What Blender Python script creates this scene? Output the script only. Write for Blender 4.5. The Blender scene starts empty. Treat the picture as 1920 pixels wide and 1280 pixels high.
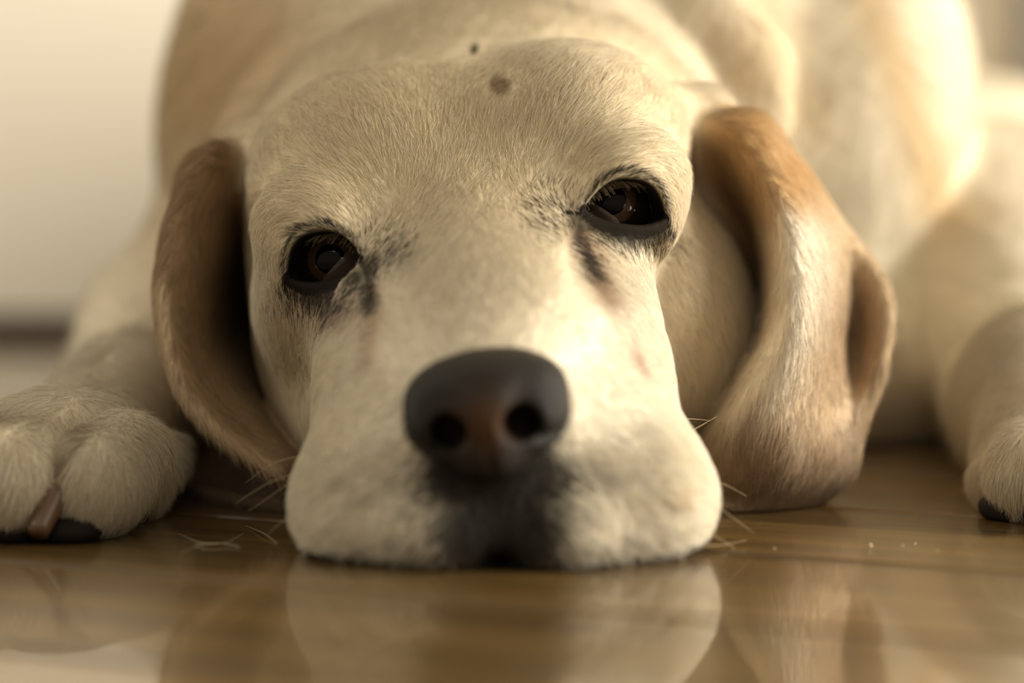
import bpy, math, random
import numpy as np
from mathutils import Vector, Matrix

FUR = True          # fur strands on / off (modelling aid)
rng = np.random.default_rng(7)
random.seed(7)
D2 = bpy.data
COL = bpy.context.scene.collection
SC = bpy.context.scene

# ------------------------------------------------------------------ camera
F_PX, CAM_H, PITCH = 4160.0, 9.9, math.atan(290 / 4160)      # lengths below in centimetres
cam_d = D2.cameras.new('camera')
cam_d.sensor_width = 36.0
cam_d.lens = F_PX / 1920 * 36.0
cam_d.clip_start = 0.01
cam_d.dof.use_dof = True
cam_d.dof.focus_distance = 0.645
cam_d.dof.aperture_fstop = 3.3
cam = D2.objects.new('camera', cam_d)
COL.objects.link(cam)
cam.location = (0, 0, CAM_H / 100)
cam.rotation_euler = (math.radians(90) - PITCH, 0, 0)
SC.camera = cam

# ------------------------------------------------------------------ light
world = D2.worlds.new('room_light')
SC.world = world
world.use_nodes = True
wn = world.node_tree.nodes['Background']
wn.inputs[0].default_value = (1.0, 0.89, 0.70, 1)
wn.inputs[1].default_value = 0.45


def area(name, loc, target, size, sizey, power, color):
    l = D2.lights.new(name, 'AREA')
    l.shape = 'RECTANGLE'
    l.size, l.size_y, l.energy, l.color = size, sizey, power, color
    o = D2.objects.new(name, l)
    COL.objects.link(o)
    o.location = loc
    o.rotation_euler = (Vector(target) - Vector(loc)).to_track_quat('-Z', 'Y').to_euler()
    return o


area('window_daylight', (1.95, 0.45, 0.72), (0.0, 0.75, 0.08), 1.3, 1.1, 112, (1.0, 0.93, 0.80))
area('added_wall_fill', (-1.7, 0.30, 0.95), (-1.0, 1.47, 0.25), 0.8, 0.9, 15, (1.0, 0.92, 0.78))  # unseen fill light, added to brighten the wall and the dog's left side
for x, y, z in [(-0.30, -2.6, 2.05), (0.02, -2.5, 2.05), (0.02, -2.3, 2.25), (0.20, -2.6, 2.0)]:
    l = D2.lights.new('ceiling_spot', 'POINT')
    l.energy, l.color, l.shadow_soft_size = 5.0, (1.0, 0.88, 0.68), 0.02
    o = D2.objects.new('ceiling_spot', l)
    COL.objects.link(o)
    o.location = (x, y, z)
SC.view_settings.view_transform = 'Standard'
SC.view_settings.look = 'None'
SC.view_settings.gamma = 1.0
SC.view_settings.exposure = 0.0
SC.view_settings.use_curve_mapping = False


# ------------------------------------------------------------------ helpers
def P(px, py, d):
    """centimetre point seen at a photograph pixel, d centimetres in front of the lens"""
    u, v = (px - 960) / F_PX, (640 - py) / F_PX
    c, s = math.cos(PITCH), math.sin(PITCH)
    k = d / (c + v * s)
    return np.array([u * k, d, CAM_H + (-s + v * c) * k])


def project(p):
    c, s = math.cos(PITCH), math.sin(PITCH)
    q = p - np.array([0, 0, CAM_H])
    w = q[:, 1] * c - q[:, 2] * s
    up = q[:, 1] * s + q[:, 2] * c
    return 960 + F_PX * q[:, 0] / w, 640 - F_PX * up / w


def nrm(v):
    v = np.asarray(v, float)
    return v / np.linalg.norm(v)


def mat(name, base=(0.5, 0.5, 0.5), rough=0.5, spec=0.5, coat=0.0):
    m = D2.materials.new(name)
    m.use_nodes = True
    b = m.node_tree.nodes['Principled BSDF']
    b.inputs['Base Color'].default_value = (*base, 1)
    b.inputs['Roughness'].default_value = rough
    b.inputs['Specular IOR Level'].default_value = spec
    b.inputs['Coat Weight'].default_value = coat
    b.inputs['Coat Roughness'].default_value = 0.03
    return m, m.node_tree.nodes, m.node_tree.links, b


def mesh_obj(name, verts, faces, material, parent=None, smooth=True):
    """verts in centimetres"""
    me = D2.meshes.new(name)
    v = np.asarray(verts, np.float32) * 0.01
    if isinstance(faces, np.ndarray):
        n = faces.shape[1]
        me.vertices.add(len(v))
        me.vertices.foreach_set('co', v.ravel())
        me.loops.add(faces.size)
        me.loops.foreach_set('vertex_index', faces.ravel().astype(np.int32))
        me.polygons.add(len(faces))
        me.polygons.foreach_set('loop_start', np.arange(0, faces.size, n, dtype=np.int32))
        me.update(calc_edges=True)
        me.validate()
    else:
        me.from_pydata([tuple(x) for x in v], [], faces)
        me.update()
    if smooth:
        me.polygons.foreach_set('use_smooth', np.ones(len(me.polygons), bool))
    if material:
        me.materials.append(material)
    o = D2.objects.new(name, me)
    COL.objects.link(o)
    if parent:
        o.parent = parent
    return o


def tag(o, label=None, cat=None, group=None, kind=None):
    for k, v in (('label', label), ('category', cat), ('group', group), ('kind', kind)):
        if v:
            o[k] = v
    return o


# ------------------------------------------------------------------ the room
def floor_setup():
    m, N, L, b = mat('joint', (0.05, 0.03, 0.015), 0.5)
    bed = mesh_obj('floor', [(-160, -60, -1.3), (160, -60, -1.3), (160, 158, -1.3), (-160, 158, -1.3),
                             (-160, -60, -0.9), (160, -60, -0.9), (160, 158, -0.9), (-160, 158, -0.9)],
                   [(3, 2, 1, 0), (4, 5, 6, 7), (0, 1, 5, 4), (1, 2, 6, 5), (2, 3, 7, 6), (3, 0, 4, 7)], m, smooth=False)
    tag(bed, kind='structure')
    # varnished plank material: grain along the plank's own length, tint per plank
    m, N, L, b = mat('varnished_wood', (0.2, 0.12, 0.05), 0.3)
    b.inputs['Coat Weight'].default_value = 1.0
    b.inputs['Coat Roughness'].default_value = 0.035
    b.inputs['Coat IOR'].default_value = 1.25
    tc = N.new('ShaderNodeTexCoord')
    oi = N.new('ShaderNodeObjectInfo')
    mp = N.new('ShaderNodeMapping')
    mp.inputs['Scale'].default_value = (1.2, 38, 10)
    add = N.new('ShaderNodeVectorMath')
    sc = N.new('ShaderNodeVectorMath'); sc.operation = 'SCALE'
    sc.inputs['Scale'].default_value = 40.0
    cmb = N.new('ShaderNodeCombineXYZ')
    L.new(oi.outputs['Random'], cmb.inputs[0]); L.new(oi.outputs['Random'], cmb.inputs[1])
    L.new(cmb.outputs[0], sc.inputs[0])
    L.new(tc.outputs['Object'], mp.inputs[0])
    L.new(mp.outputs[0], add.inputs[0]); L.new(sc.outputs[0], add.inputs[1])
    n1 = N.new('ShaderNodeTexNoise'); n1.inputs['Scale'].default_value = 3.0; n1.inputs['Detail'].default_value = 6
    n1.inputs['Distortion'].default_value = 0.6
    L.new(add.outputs[0], n1.inputs['Vector'])
    r = N.new('ShaderNodeValToRGB')
    e = r.color_ramp.elements
    e[0].position, e[0].color = 0.30, (0.070, 0.040, 0.011, 1)
    e[1].position, e[1].color = 0.68, (0.190, 0.112, 0.034, 1)
    L.new(n1.outputs['Fac'], r.inputs[0])
    hsv = N.new('ShaderNodeHueSaturation')
    mr = N.new('ShaderNodeMapRange')
    mr.inputs['To Min'].default_value, mr.inputs['To Max'].default_value = 0.75, 1.2
    L.new(oi.outputs['Random'], mr.inputs['Value'])
    L.new(mr.outputs[0], hsv.inputs['Value']); L.new(r.outputs[0], hsv.inputs['Color'])
    L.new(hsv.outputs[0], b.inputs['Base Color'])
    # planks: direction tilted a little toward the lens on the right
    ang = math.radians(-24)
    ux, uy = math.cos(ang), math.sin(ang)
    vx, vy = -uy, ux
    W, LEN, GAP, BEV = 9.2, 92.0, 0.14, 0.20
    h = W / 2 - GAP / 2
    l = LEN / 2 - GAP / 2
    prof = [(-h, -0.9), (-h, -BEV), (-h + BEV, 0), (h - BEV, 0), (h, -BEV), (h, -0.9)]
    vs, fs = [], []
    for x in (-l, l):
        vs += [(x, a, z) for a, z in prof]
    n = len(prof)
    for i in range(n):
        j = (i + 1) % n
        fs.append((i, j, n + j, n + i))
    fs += [tuple(range(n))[::-1], tuple(range(n, 2 * n))]
    first = mesh_obj('plank', vs, fs, m, bed, smooth=False)
    used = False
    # the joint line passes through the photographed seam at pixel (300, 1081)
    s0 = P(300, 1081, 56.3)
    off = s0[0] * vx + s0[1] * vy
    for r_ in range(-14, 19):
        shift = (r_ * 37.3) % LEN
        for q in range(-3, 4):
            cu = q * LEN + shift
            cv = off + (r_ + 0.5) * W
            x, y = cu * ux + cv * vx, cu * uy + cv * vy
            if y < -70 or y > 190 or abs(x) > 150:
                continue
            if not used:
                o = first; used = True
            else:
                o = first.copy(); COL.objects.link(o)
            o.location = (x / 100, y / 100, 0)
            o.rotation_euler = (0, 0, ang)
    return bed


floor = floor_setup()


def wall_setup():
    m, N, L, b = mat('painted_wall', (0.85, 0.785, 0.66), 0.7, 0.25)
    n1 = N.new('ShaderNodeTexNoise'); n1.inputs['Scale'].default_value = 60; n1.inputs['Detail'].default_value = 4
    bp = N.new('ShaderNodeBump'); bp.inputs['Strength'].default_value = 0.05
    L.new(n1.outputs['Fac'], bp.inputs['Height']); L.new(bp.outputs[0], b.inputs['Normal'])

    def box(name, a, c, mt, kind='structure'):
        x0, y0, z0 = a; x1, y1, z1 = c
        o = mesh_obj(name, [(x0, y0, z0), (x1, y0, z0), (x1, y1, z0), (x0, y1, z0), (x0, y0, z1), (x1, y0, z1), (x1, y1, z1), (x0, y1, z1)],
                     [(3, 2, 1, 0), (4, 5, 6, 7), (0, 1, 5, 4), (1, 2, 6, 5), (2, 3, 7, 6), (3, 0, 4, 7)], mt, smooth=False)
        tag(o, kind=kind)
        return o
    box('wall_back', (-160, 147, 0), (160, 158, 250), m)
    d, *_ = mat('dark_skirting', (0.07, 0.052, 0.035), 0.5)
    box('baseboard_back', (-160, 146.2, 0), (160, 147, 1.6), d)
    f, *_ = mat('grey_frame_paint', (0.16, 0.14, 0.12), 0.5)
    box('trim_1', (33.0, 144, 0), (39, 147, 210), f)


wall_setup()


# ------------------------------------------------------------------ distance-field sculpting of the dog
def axis_pts(*segs):
    out = [segs[0][0]]
    for a, b, h in segs:
        n = max(1, int(round((b - a) / h)))
        out += list(a + (b - a) * (np.arange(1, n + 1) / n))
    return np.array(out, np.float32)


H0 = 0.095
AX = axis_pts((-30, -17, 0.6), (-17, -11.5, 0.17), (-11.5, 12.5, H0), (12.5, 20, 0.25), (20, 46, 0.8))
AY = axis_pts((51, 72, H0), (72, 80, 0.2), (80, 100, 0.5), (100, 176, 1.2))
AZ = axis_pts((-0.39, 15.6, H0), (15.6, 32, 0.5))


def set_grid(ax, ay, az):
    global AX, AY, AZ, Fd
    AX, AY, AZ = ax, ay, az
    Fd = np.full((len(AX), len(AY), len(AZ)), 2.5, np.float32)


set_grid(AX, AY, AZ)


def window(lo, hi):
    s = []
    for A, a, b in zip((AX, AY, AZ), lo, hi):
        i0 = max(0, np.searchsorted(A, a) - 1)
        i1 = min(len(A), np.searchsorted(A, b) + 1)
        s.append(slice(i0, max(i1, i0)))
    return tuple(s)


def smin(a, b, k):
    h = np.clip(0.5 + 0.5 * (b - a) / k, 0, 1)
    return b + (a - b) * h - k * h * (1 - h)


def apply(sdf, lo, hi, k, mode='add'):
    field = Fd
    m = k + 0.6
    w = window(np.asarray(lo) - m, np.asarray(hi) + m)
    X = AX[w[0]][:, None, None]; Y = AY[w[1]][None, :, None]; Z = AZ[w[2]][None, None, :]
    if X.size == 0 or Y.size == 0 or Z.size == 0:
        return
    b = sdf(X, Y, Z).astype(np.float32)
    if mode == 'add':
        field[w] = smin(field[w], b, k)
    elif mode == 'cut':
        field[w] = -smin(-field[w], b, k)


def ell(c, r, R=None, k=1.0, mode='add'):
    c = np.asarray(c, float); r = np.asarray(r, float)
    R = np.eye(3) if R is None else np.asarray(R, float)      # rows: local axes in world

    def f(X, Y, Z):
        x, y, z = X - c[0], Y - c[1], Z - c[2]
        a = R[0, 0] * x + R[0, 1] * y + R[0, 2] * z
        b = R[1, 0] * x + R[1, 1] * y + R[1, 2] * z
        g = R[2, 0] * x + R[2, 1] * y + R[2, 2] * z
        k0 = np.sqrt((a / r[0]) ** 2 + (b / r[1]) ** 2 + (g / r[2]) ** 2)
        k1 = np.sqrt((a / r[0] ** 2) ** 2 + (b / r[1] ** 2) ** 2 + (g / r[2] ** 2) ** 2) + 1e-6
        return k0 * (k0 - 1) / k1
    ext = np.sqrt((R.T ** 2) @ (r ** 2))
    apply(f, c - ext, c + ext, k, mode)


def cone(a, b, ra, rb, k=1.0, mode='add'):
    a = np.asarray(a, float); b = np.asarray(b, float)
    ba = b - a
    l2 = float(ba @ ba)

    def f(X, Y, Z):
        x, y, z = X - a[0], Y - a[1], Z - a[2]
        t = np.clip((x * ba[0] + y * ba[1] + z * ba[2]) / l2, 0, 1)
        return np.sqrt((x - t * ba[0]) ** 2 + (y - t * ba[1]) ** 2 + (z - t * ba[2]) ** 2) - (ra + (rb - ra) * t)
    lo = np.minimum(a - ra, b - rb); hi = np.maximum(a + ra, b + rb)
    apply(f, lo, hi, k, mode)


def chain(pts, rs, k=1.0, mode='add'):
    for i in range(len(pts) - 1):
        cone(pts[i], pts[i + 1], rs[i], rs[i + 1], k, mode)


def frame(roll=0, yaw=0, pitch=0):
    """rows = local x, y, z axes; roll about the view axis lifts the right side"""
    M = Matrix.Rotation(math.radians(yaw), 3, 'Z') @ Matrix.Rotation(math.radians(pitch), 3, 'X') @ Matrix.Rotation(math.radians(-roll), 3, 'Y')
    return np.array(M).T


HR = frame(roll=11)

# torso, haunch, neck and shoulders
chain([(3, 94, 12.5), (7, 112, 12.5), (11, 128, 12)], [12.5, 13.5, 12.5], 4)
ell((26, 124, 7.0), (8, 14, 9.0), frame(yaw=-15), 3)
cone((-0.8, 76.5, 8.4), (2, 92, 12.5), 7.2, 11.8, 2.5)
ell(P(890, 320, 78.5), (9.6, 6.0, 6.8), frame(roll=6), 2.0)
ell((-8.6, 91, 13.5), (5.5, 9, 9), frame(roll=-12), 3)           # shoulder by the pale wall
ell((12.2, 91, 12.0), (5.8, 9, 8.5), frame(roll=-25), 1.6)          # shoulder in the light
ell((20, 95, 6.0), (6.5, 9, 5.6), frame(yaw=-20, roll=-12), 2.0)
ell((4, 90, 3.2), (19, 8.5, 5.6), None, 2.0)                      # brisket between the forelegs           # upper arm in the light
chain([P(1180, -30, 80), P(1330, 30, 78.5), P(1400, 130, 78), P(1425, 220, 78)], [1.5, 1.6, 1.5, 1.2], 0.9)
# forelegs
chain([(-9.8, 92, 7.0), P(330, 640, 83), P(225, 800, 73), P(150, 860, 66.5)], [5.0, 3.4, 2.4, 2.0], 1.4)
chain([(21, 93, 7.5), P(1905, 610, 85), P(1965, 760, 75), P(1995, 870, 69)], [5.2, 3.8, 3.0, 2.5], 1.6)
# cranium, forehead, cheeks
ell(P(868, 400, 72.4), (7.0, 6.9, 4.8), HR, 1.8)
ell(P(492, 290, 72.0), (1.3, 1.6, 1.2), None, 1.2)
ell(P(1300, 225, 72.0), (1.3, 1.6, 1.2), None, 1.2)
ell(P(705, 330, 69.6), (3.9, 4.6, 3.4), HR, 1.5)
ell(P(1050, 285, 69.6), (4.0, 4.6, 3.4), HR, 1.5)
ell(P(622, 640, 70.6), (2.4, 4.0, 4.2), HR, 1.2)
ell(P(1232, 590, 71.3), (3.1, 4.4, 4.4), HR, 1.2)
ell(P(900, 760, 69), (5.6, 6.5, 3.8), None, 1.5)
# orbital bulges and brows
ell(P(612, 452, 65.9), (2.0, 2.6, 2.2), HR, 0.5)
ell(P(1158, 370, 65.9), (2.0, 2.6, 2.2), HR, 0.5)
ell(P(620, 392, 66.1), (1.9, 1.6, 0.95), frame(roll=16), 1.2)
ell(P(1145, 312, 66.1), (1.9, 1.6, 0.95), frame(roll=-2), 1.2)
ell(P(725, 385, 67.6), (2.2, 2.2, 2.5), None, 1.6)
ell(P(1040, 315, 67.6), (2.3, 2.3, 2.6), None, 1.6)
ell(P(600, 565, 67.2), (1.9, 2.2, 2.0), None, 1.3)
# muzzle: bridge, sides, flews
cone(P(880, 420, 67.6), P(905, 640, 60.8), 2.9, 2.35, 1.4)
cone(P(905, 620, 61), P(915, 760, 58.4), 2.35, 2.3, 1.0)
cone(P(800, 480, 67.6), P(830, 720, 61.0), 2.2, 2.2, 2.4)
cone(P(975, 450, 67.6), P(1000, 700, 61.0), 2.2, 2.2, 2.4)
cone(P(1045, 500, 67.3), P(1075, 650, 62.8), 1.7, 1.9, 1.6)
cone(P(735, 530, 67.3), P(760, 690, 62.8), 1.7, 1.9, 1.6)
cone(P(765, 700, 64.5), P(745, 870, 60.6), 2.0, 2.35, 2.0)
cone(P(1090, 660, 64.5), P(1120, 850, 60.6), 2.1, 2.4, 2.0)
ell(P(712, 955, 59.9), (2.35, 2.5, 2.2), frame(roll=-15), 1.0)
ell(P(1168, 940, 59.9), (2.5, 2.5, 2.25), frame(roll=18), 1.0)
ell(P(925, 935, 59.2), (2.7, 2.4, 2.3), None, 1.0)
ell(P(830, 990, 58.9), (2.1, 2.5, 1.5), None, 0.8)
ell(P(1045, 990, 58.9), (2.1, 2.5, 1.5), None, 0.8)
# lip parting and philtrum
cone(P(940, 1085, 55.6), P(942, 1050, 57.6), 0.75, 0.22, 0.5, 'cut')
cone(P(930, 905, 55.9), P(940, 1040, 56.0), 0.12, 0.18, 0.4, 'cut')
# toes of both forepaws
LP = [(-95, 905, 63.3, 1.35), (15, 905, 62.0, 1.5), (175, 908, 62.6, 1.5), (252, 915, 65.6, 0.95)]
ell(P(110, 855, 65.6), (2.9, 3.0, 1.95), frame(roll=-4), 0.9)
for px, py, d, r in LP:
    b = P(px, py, d)
    chain([P(165 + (px - 100) * 0.9, 855, d + 2.0), (b[0], b[1], max(b[2], r * 0.9))], [r * 0.9, r], 0.2)
RP = [(1885, 900, 67.5, 1.05), (1945, 895, 65.5, 1.5), (2060, 895, 65.0, 1.5), (2160, 890, 66.0, 1.3)]
ell(P(2030, 850, 69), (3.0, 3.2, 2.2), None, 1.2)
for px, py, d, r in RP:
    b = P(px, py, d)
    chain([P(2030 + (px - 2030) * 0.8, 830, d + 3.2), (b[0], b[1], max(b[2], r * 0.9))], [r * 0.95, r], 0.45)


# ears: bent sheets of leather with real thickness
def catmull(pts, n):
    pts = np.asarray(pts, float)
    m = len(pts)
    t = np.linspace(0, m - 1, n)
    i = np.minimum(t.astype(int), m - 2)
    u = (t - i)[:, None, None] if pts.ndim == 3 else (t - i)[:, None]
    ext = np.concatenate([2 * pts[:1] - pts[1:2], pts, 2 * pts[-1:] - pts[-2:-1]])
    p0, p1, p2, p3 = ext[i], ext[i + 1], ext[i + 2], ext[i + 3]
    return 0.5 * (2 * p1 + (p2 - p0) * u + (2 * p0 - 5 * p1 + 4 * p2 - p3) * u ** 2 + (3 * p1 - p0 - 3 * p2 + p3) * u ** 3)


def sheet(rows, radius, nu, nv):
    g = np.array([[P(*q) for q in row] for row in rows])          # rows x cols x 3
    g = catmull(g, nu)                                            # along the rows
    g = np.swapaxes(catmull(np.swapaxes(g, 0, 1), nv), 0, 1)
    pts = g.reshape(-1, 3)
    lo = pts.min(0) - 1.2; hi = pts.max(0) + 1.2
    w = window(lo, hi)
    ax, ay, az = AX[w[0]], AY[w[1]], AZ[w[2]]
    loc = np.full((len(ax), len(ay), len(az)), 9.0, np.float32)
    R = radius + 0.75
    for p in pts:
        pz = max(p[2], radius * 0.8)
        i0, i1 = np.searchsorted(ax, (p[0] - R, p[0] + R))
        j0, j1 = np.searchsorted(ay, (p[1] - R, p[1] + R))
        k0, k1 = np.searchsorted(az, (pz - R, pz + R))
        d = ((ax[i0:i1, None, None] - p[0]) ** 2 + (ay[None, j0:j1, None] - p[1]) ** 2 + (az[None, None, k0:k1] - pz) ** 2)
        s = loc[i0:i1, j0:j1, k0:k1]
        np.minimum(s, d, out=s)
    loc = np.where(loc < 9, np.sqrt(loc), 3.0) - radius
    Fd[w] = smin(Fd[w], loc.astype(np.float32), 0.4)
    return g


EAR_R = [
    [(1220, 280, 71.2), (1230, 262, 70.9), (1240, 248, 70.8), (1252, 240, 71.0), (1262, 240, 71.6), (1268, 245, 72.5)],
    [(1285, 300, 71.2), (1322, 270, 70.2), (1352, 240, 69.4), (1378, 222, 69.8), (1398, 218, 71.0), (1408, 228, 72.5)],
    [(1325, 365, 71.6), (1372, 350, 71.0), (1416, 320, 68.4), (1445, 298, 69.0), (1472, 290, 70.5), (1486, 302, 72)],
    [(1366, 445, 71.6), (1412, 440, 71.6), (1464, 420, 67.3), (1502, 400, 68.4), (1538, 390, 70.3), (1562, 408, 71.8)],
    [(1390, 530, 71.8), (1428, 530, 71.8), (1472, 530, 66.6), (1525, 515, 67.2), (1583, 545, 70.2), (1638, 515, 70.3)],
    [(1392, 620, 71.8), (1422, 625, 71.6), (1456, 640, 66.2), (1525, 635, 66.6), (1590, 645, 70.4), (1660, 585, 69.6)],
    [(1369, 700, 71.3), (1390, 705, 71.0), (1410, 718, 66.2), (1500, 740, 66.2), (1586, 740, 69.2), (1648, 690, 69.2)],
    [(1334, 780, 70.2), (1345, 785, 69.8), (1362, 800, 66.4), (1460, 820, 65.8), (1560, 830, 67.6), (1610, 805, 69)],
    [(1302, 845, 68.8), (1310, 850, 68.5), (1322, 872, 66.8), (1430, 895, 66.3), (1520, 895, 67.2), (1592, 875, 68.7)],
    [(1305, 890, 67.8), (1315, 905, 67.5), (1345, 935, 67.0), (1420, 948, 67.4), (1500, 938, 68.0), (1548, 922, 69.0)],
]
EAR_L = [
    [(585, 320, 71.5), (560, 300, 70.8), (540, 282, 70.5), (522, 275, 70.6), (505, 280, 72.2)],
    [(505, 335, 75), (470, 320, 71.3), (432, 285, 69.7), (388, 290, 69.9), (375, 302, 72)],
    [(490, 390, 77), (450, 385, 71.6), (395, 375, 69.0), (340, 380, 68.8), (332, 390, 72)],
    [(478, 465, 78.5), (430, 465, 71.8), (375, 465, 68.6), (316, 470, 68.2), (312, 480, 72)],
    [(470, 560, 79), (410, 560, 71.8), (358, 560, 68.2), (306, 560, 67.7), (310, 560, 72)],
    [(470, 650, 78), (408, 650, 71.2), (365, 655, 67.9), (318, 650, 67.2), (328, 640, 72)],
    [(490, 725, 76), (448, 725, 70.2), (400, 740, 67.6), (352, 742, 66.8), (368, 725, 72)],
    [(540, 800, 73), (505, 800, 68.8), (458, 815, 67.0), (420, 820, 66.5), (435, 800, 71)],
    [(575, 860, 69.5), (548, 860, 67.6), (532, 872, 66.6), (515, 882, 66.3), (515, 860, 70)],
]
EAR_LB = [
    [(345, 850, 74), (400, 845, 73.5), (480, 850, 72), (545, 860, 70.5)],
    [(335, 890, 72.0), (400, 905, 71.2), (480, 905, 70), (548, 905, 68.5)],
    [(340, 912, 72.0), (392, 934, 69.8), (450, 948, 68.4), (548, 950, 67.2)],
]
GR = sheet(EAR_R, 0.25, 90, 70)
GL = sheet(EAR_L, 0.25, 100, 110)
GLB = sheet(EAR_LB, 0.22, 30, 36)


# eyes: lid shell, almond opening
class Eye:
    pass


def make_eye(c_px, d, inner, outer, up_h, low_h, gaze, R=1.22):
    e = Eye()
    e.R = R
    e.g = nrm(gaze)
    e.c = P(c_px[0], c_px[1], d)
    a = P(*outer, d) - P(*inner, d)
    a = a if a[0] > 0 else -a
    a = a - e.g * (a @ e.g)
    e.a = nrm(a)
    e.b = np.cross(e.a, -e.g) if np.cross(e.a, -e.g)[2] > 0 else -np.cross(e.a, -e.g)
    e.m = (P(*outer, d) + P(*inner, d)) / 2
    e.hw = np.linalg.norm(P(*outer, d) - P(*inner, d)) / 2 * 1.02
    e.up, e.low = up_h, low_h
    # lids
    ell(e.c, (R + 0.20,) * 3, None, 0.5)
    q = e.c + e.b * (up_h + 0.12) + e.g * (R * 0.45)
    ell(q, (1.25, 0.55, 0.32), np.array([e.a, e.g, e.b]), 0.45)
    q = e.c - e.b * (low_h + 0.42) + e.g * (R * 0.42)
    ell(q, (1.2, 0.5, 0.26), np.array([e.a, e.g, e.b]), 0.4)

    def f(X, Y, Z):
        x, y, z = X - e.m[0], Y - e.m[1], Z - e.m[2]
        A = (x * e.a[0] + y * e.a[1] + z * e.a[2]) / e.hw
        B = x * e.b[0] + y * e.b[1] + z * e.b[2]
        G = x * e.g[0] + y * e.g[1] + z * e.g[2]
        w = np.clip(1 - np.abs(A) ** 2.8, -0.6, 1)
        return np.maximum(np.maximum(B - e.up * w, -B - e.low * w) * 0.75, -G - 0.6)
    apply(f, e.m - 1.9, e.m + 1.9, 0.18, 'cut')
    cone(e.c, e.c + e.g * 0.001, R - 0.03, R - 0.03, 0.08, 'cut')
    return e


EL = make_eye((630, 488), 65.55, (726, 490), (578, 518), 0.98, 0.36, (-0.26, -0.96, 0.06))
ER = make_eye((1147, 384), 65.55, (1062, 398), (1214, 410), 0.92, 0.34, (0.26, -0.96, 0.06))

# resting on the floor
np.maximum(Fd, (0.015 - AZ)[None, None, :].astype(np.float32), out=Fd)


def surface_nets(Fv):
    S = Fv < 0
    n = np.zeros(tuple(s - 1 for s in Fv.shape), np.int8)
    for i in (0, 1):
        for j in (0, 1):
            for k in (0, 1):
                n += S[i:S.shape[0] - 1 + i, j:S.shape[1] - 1 + j, k:S.shape[2] - 1 + k]
    act = (n > 0) & (n < 8)
    del n
    I, J, K = np.nonzero(act)
    idx = np.full(act.shape, -1, np.int32)
    idx[I, J, K] = np.arange(len(I))
    acc = np.zeros((len(I), 3)); cnt = np.zeros(len(I))
    offs = [(i, j, k) for i in (0, 1) for j in (0, 1) for k in (0, 1)]
    co = {o: np.stack([AX[I + o[0]], AY[J + o[1]], AZ[K + o[2]]], 1) for o in offs}
    va = {o: Fv[I + o[0], J + o[1], K + o[2]].astype(float) for o in offs}
    for o in offs:
        for ax in range(3):
            if o[ax] == 0:
                q = list(o); q[ax] = 1; q = tuple(q)
                a, b = va[o], va[q]
                m = (a < 0) != (b < 0)
                t = np.where(m, a / np.where(m, a - b, 1), 0)
                acc += np.where(m[:, None], co[o] + (co[q] - co[o]) * t[:, None], 0)
                cnt += m
    V = acc / cnt[:, None]
    faces = []
    for ax in range(3):
        sl0 = [slice(None)] * 3; sl1 = [slice(None)] * 3
        sl0[ax] = slice(0, -1); sl1[ax] = slice(1, None)
        d0 = S[tuple(sl0)]; d1 = S[tuple(sl1)]
        m = d0 != d1
        b, c = [x for x in range(3) if x != ax]
        i = np.array(np.nonzero(m))
        ok = (i[b] > 0) & (i[c] > 0) & (i[b] < act.shape[b]) & (i[c] < act.shape[c])
        i = i[:, ok]
        q = []
        for db, dc in ((-1, -1), (0, -1), (0, 0), (-1, 0)):
            j = i.copy(); j[b] += db; j[c] += dc
            q.append(idx[j[0], j[1], j[2]])
        q = np.stack(q, 1)
        ins = d0[i[0], i[1], i[2]]
        flip = ~ins if ax != 1 else ins
        q[flip] = q[flip][:, ::-1]
        faces.append(q)
    Fc = np.concatenate(faces)
    return V, Fc[(Fc >= 0).all(1)]


def neighbours_mean(V, FC):
    acc = np.zeros_like(V); c = np.zeros(len(V))
    for a, b in ((0, 1), (1, 2), (2, 3), (3, 0)):
        for s, t in ((a, b), (b, a)):
            for k in range(3):
                acc[:, k] += np.bincount(FC[:, s], V[FC[:, t], k], len(V))
            c += np.bincount(FC[:, s], minlength=len(V))
    return acc / np.maximum(c, 1)[:, None]


def taubin(V, FC, n):
    for it in range(n):
        V = V + 0.5 * (neighbours_mean(V, FC) - V)
        V = V - 0.45 * (neighbours_mean(V, FC) - V)
    return V


def normals(V, FC):
    n = np.cross(V[FC[:, 2]] - V[FC[:, 0]], V[FC[:, 3]] - V[FC[:, 1]])
    N = np.zeros_like(V)
    for c in range(4):
        for k in range(3):
            N[:, k] += np.bincount(FC[:, c], n[:, k], len(V))
    return N / (np.linalg.norm(N, axis=1)[:, None] + 1e-9)


V, FC = surface_nets(Fd)
V = taubin(V, FC, 3)
V[:, 2] = np.maximum(V[:, 2], 0.012)
# the forehead and the bridge are one gently rounded surface: relax the lumps there
_px, _py = project(V)
_w = np.maximum(np.exp(-(((_px - 880) / 330) ** 2 + ((_py - 235) / 150) ** 2) ** 2), np.exp(-(((_px - 900) / 170) ** 2 + ((_py - 520) / 190) ** 2) ** 2))
_w = np.maximum(_w, np.exp(-(((_px - 1165) / 75) ** 2 + ((_py - 740) / 150) ** 2) ** 2) * (V[:, 1] < 64.5))
_w = np.maximum(_w, np.exp(-(((_px - 690) / 60) ** 2 + ((_py - 760) / 130) ** 2) ** 2) * (V[:, 1] < 64.5))
_w *= (V[:, 1] < 74) * np.clip(np.minimum(np.hypot(_px - 610, (_py - 485) * 1.1), np.hypot(_px - 1165, (_py - 385) * 1.1)) / 60 - 1.5, 0, 1)
_sel = (_w > 0.01)
_f = FC[_sel[FC].any(1)]
_ids, _inv = np.unique(_f, return_inverse=True)
_f = _inv.reshape(_f.shape)
_v = V[_ids].copy(); _ww = _w[_ids][:, None]
for _ in range(220):
    _v += _ww * 0.6 * (neighbours_mean(_v, _f) - _v)
V[_ids] = _v
VN = normals(V, FC)

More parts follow.
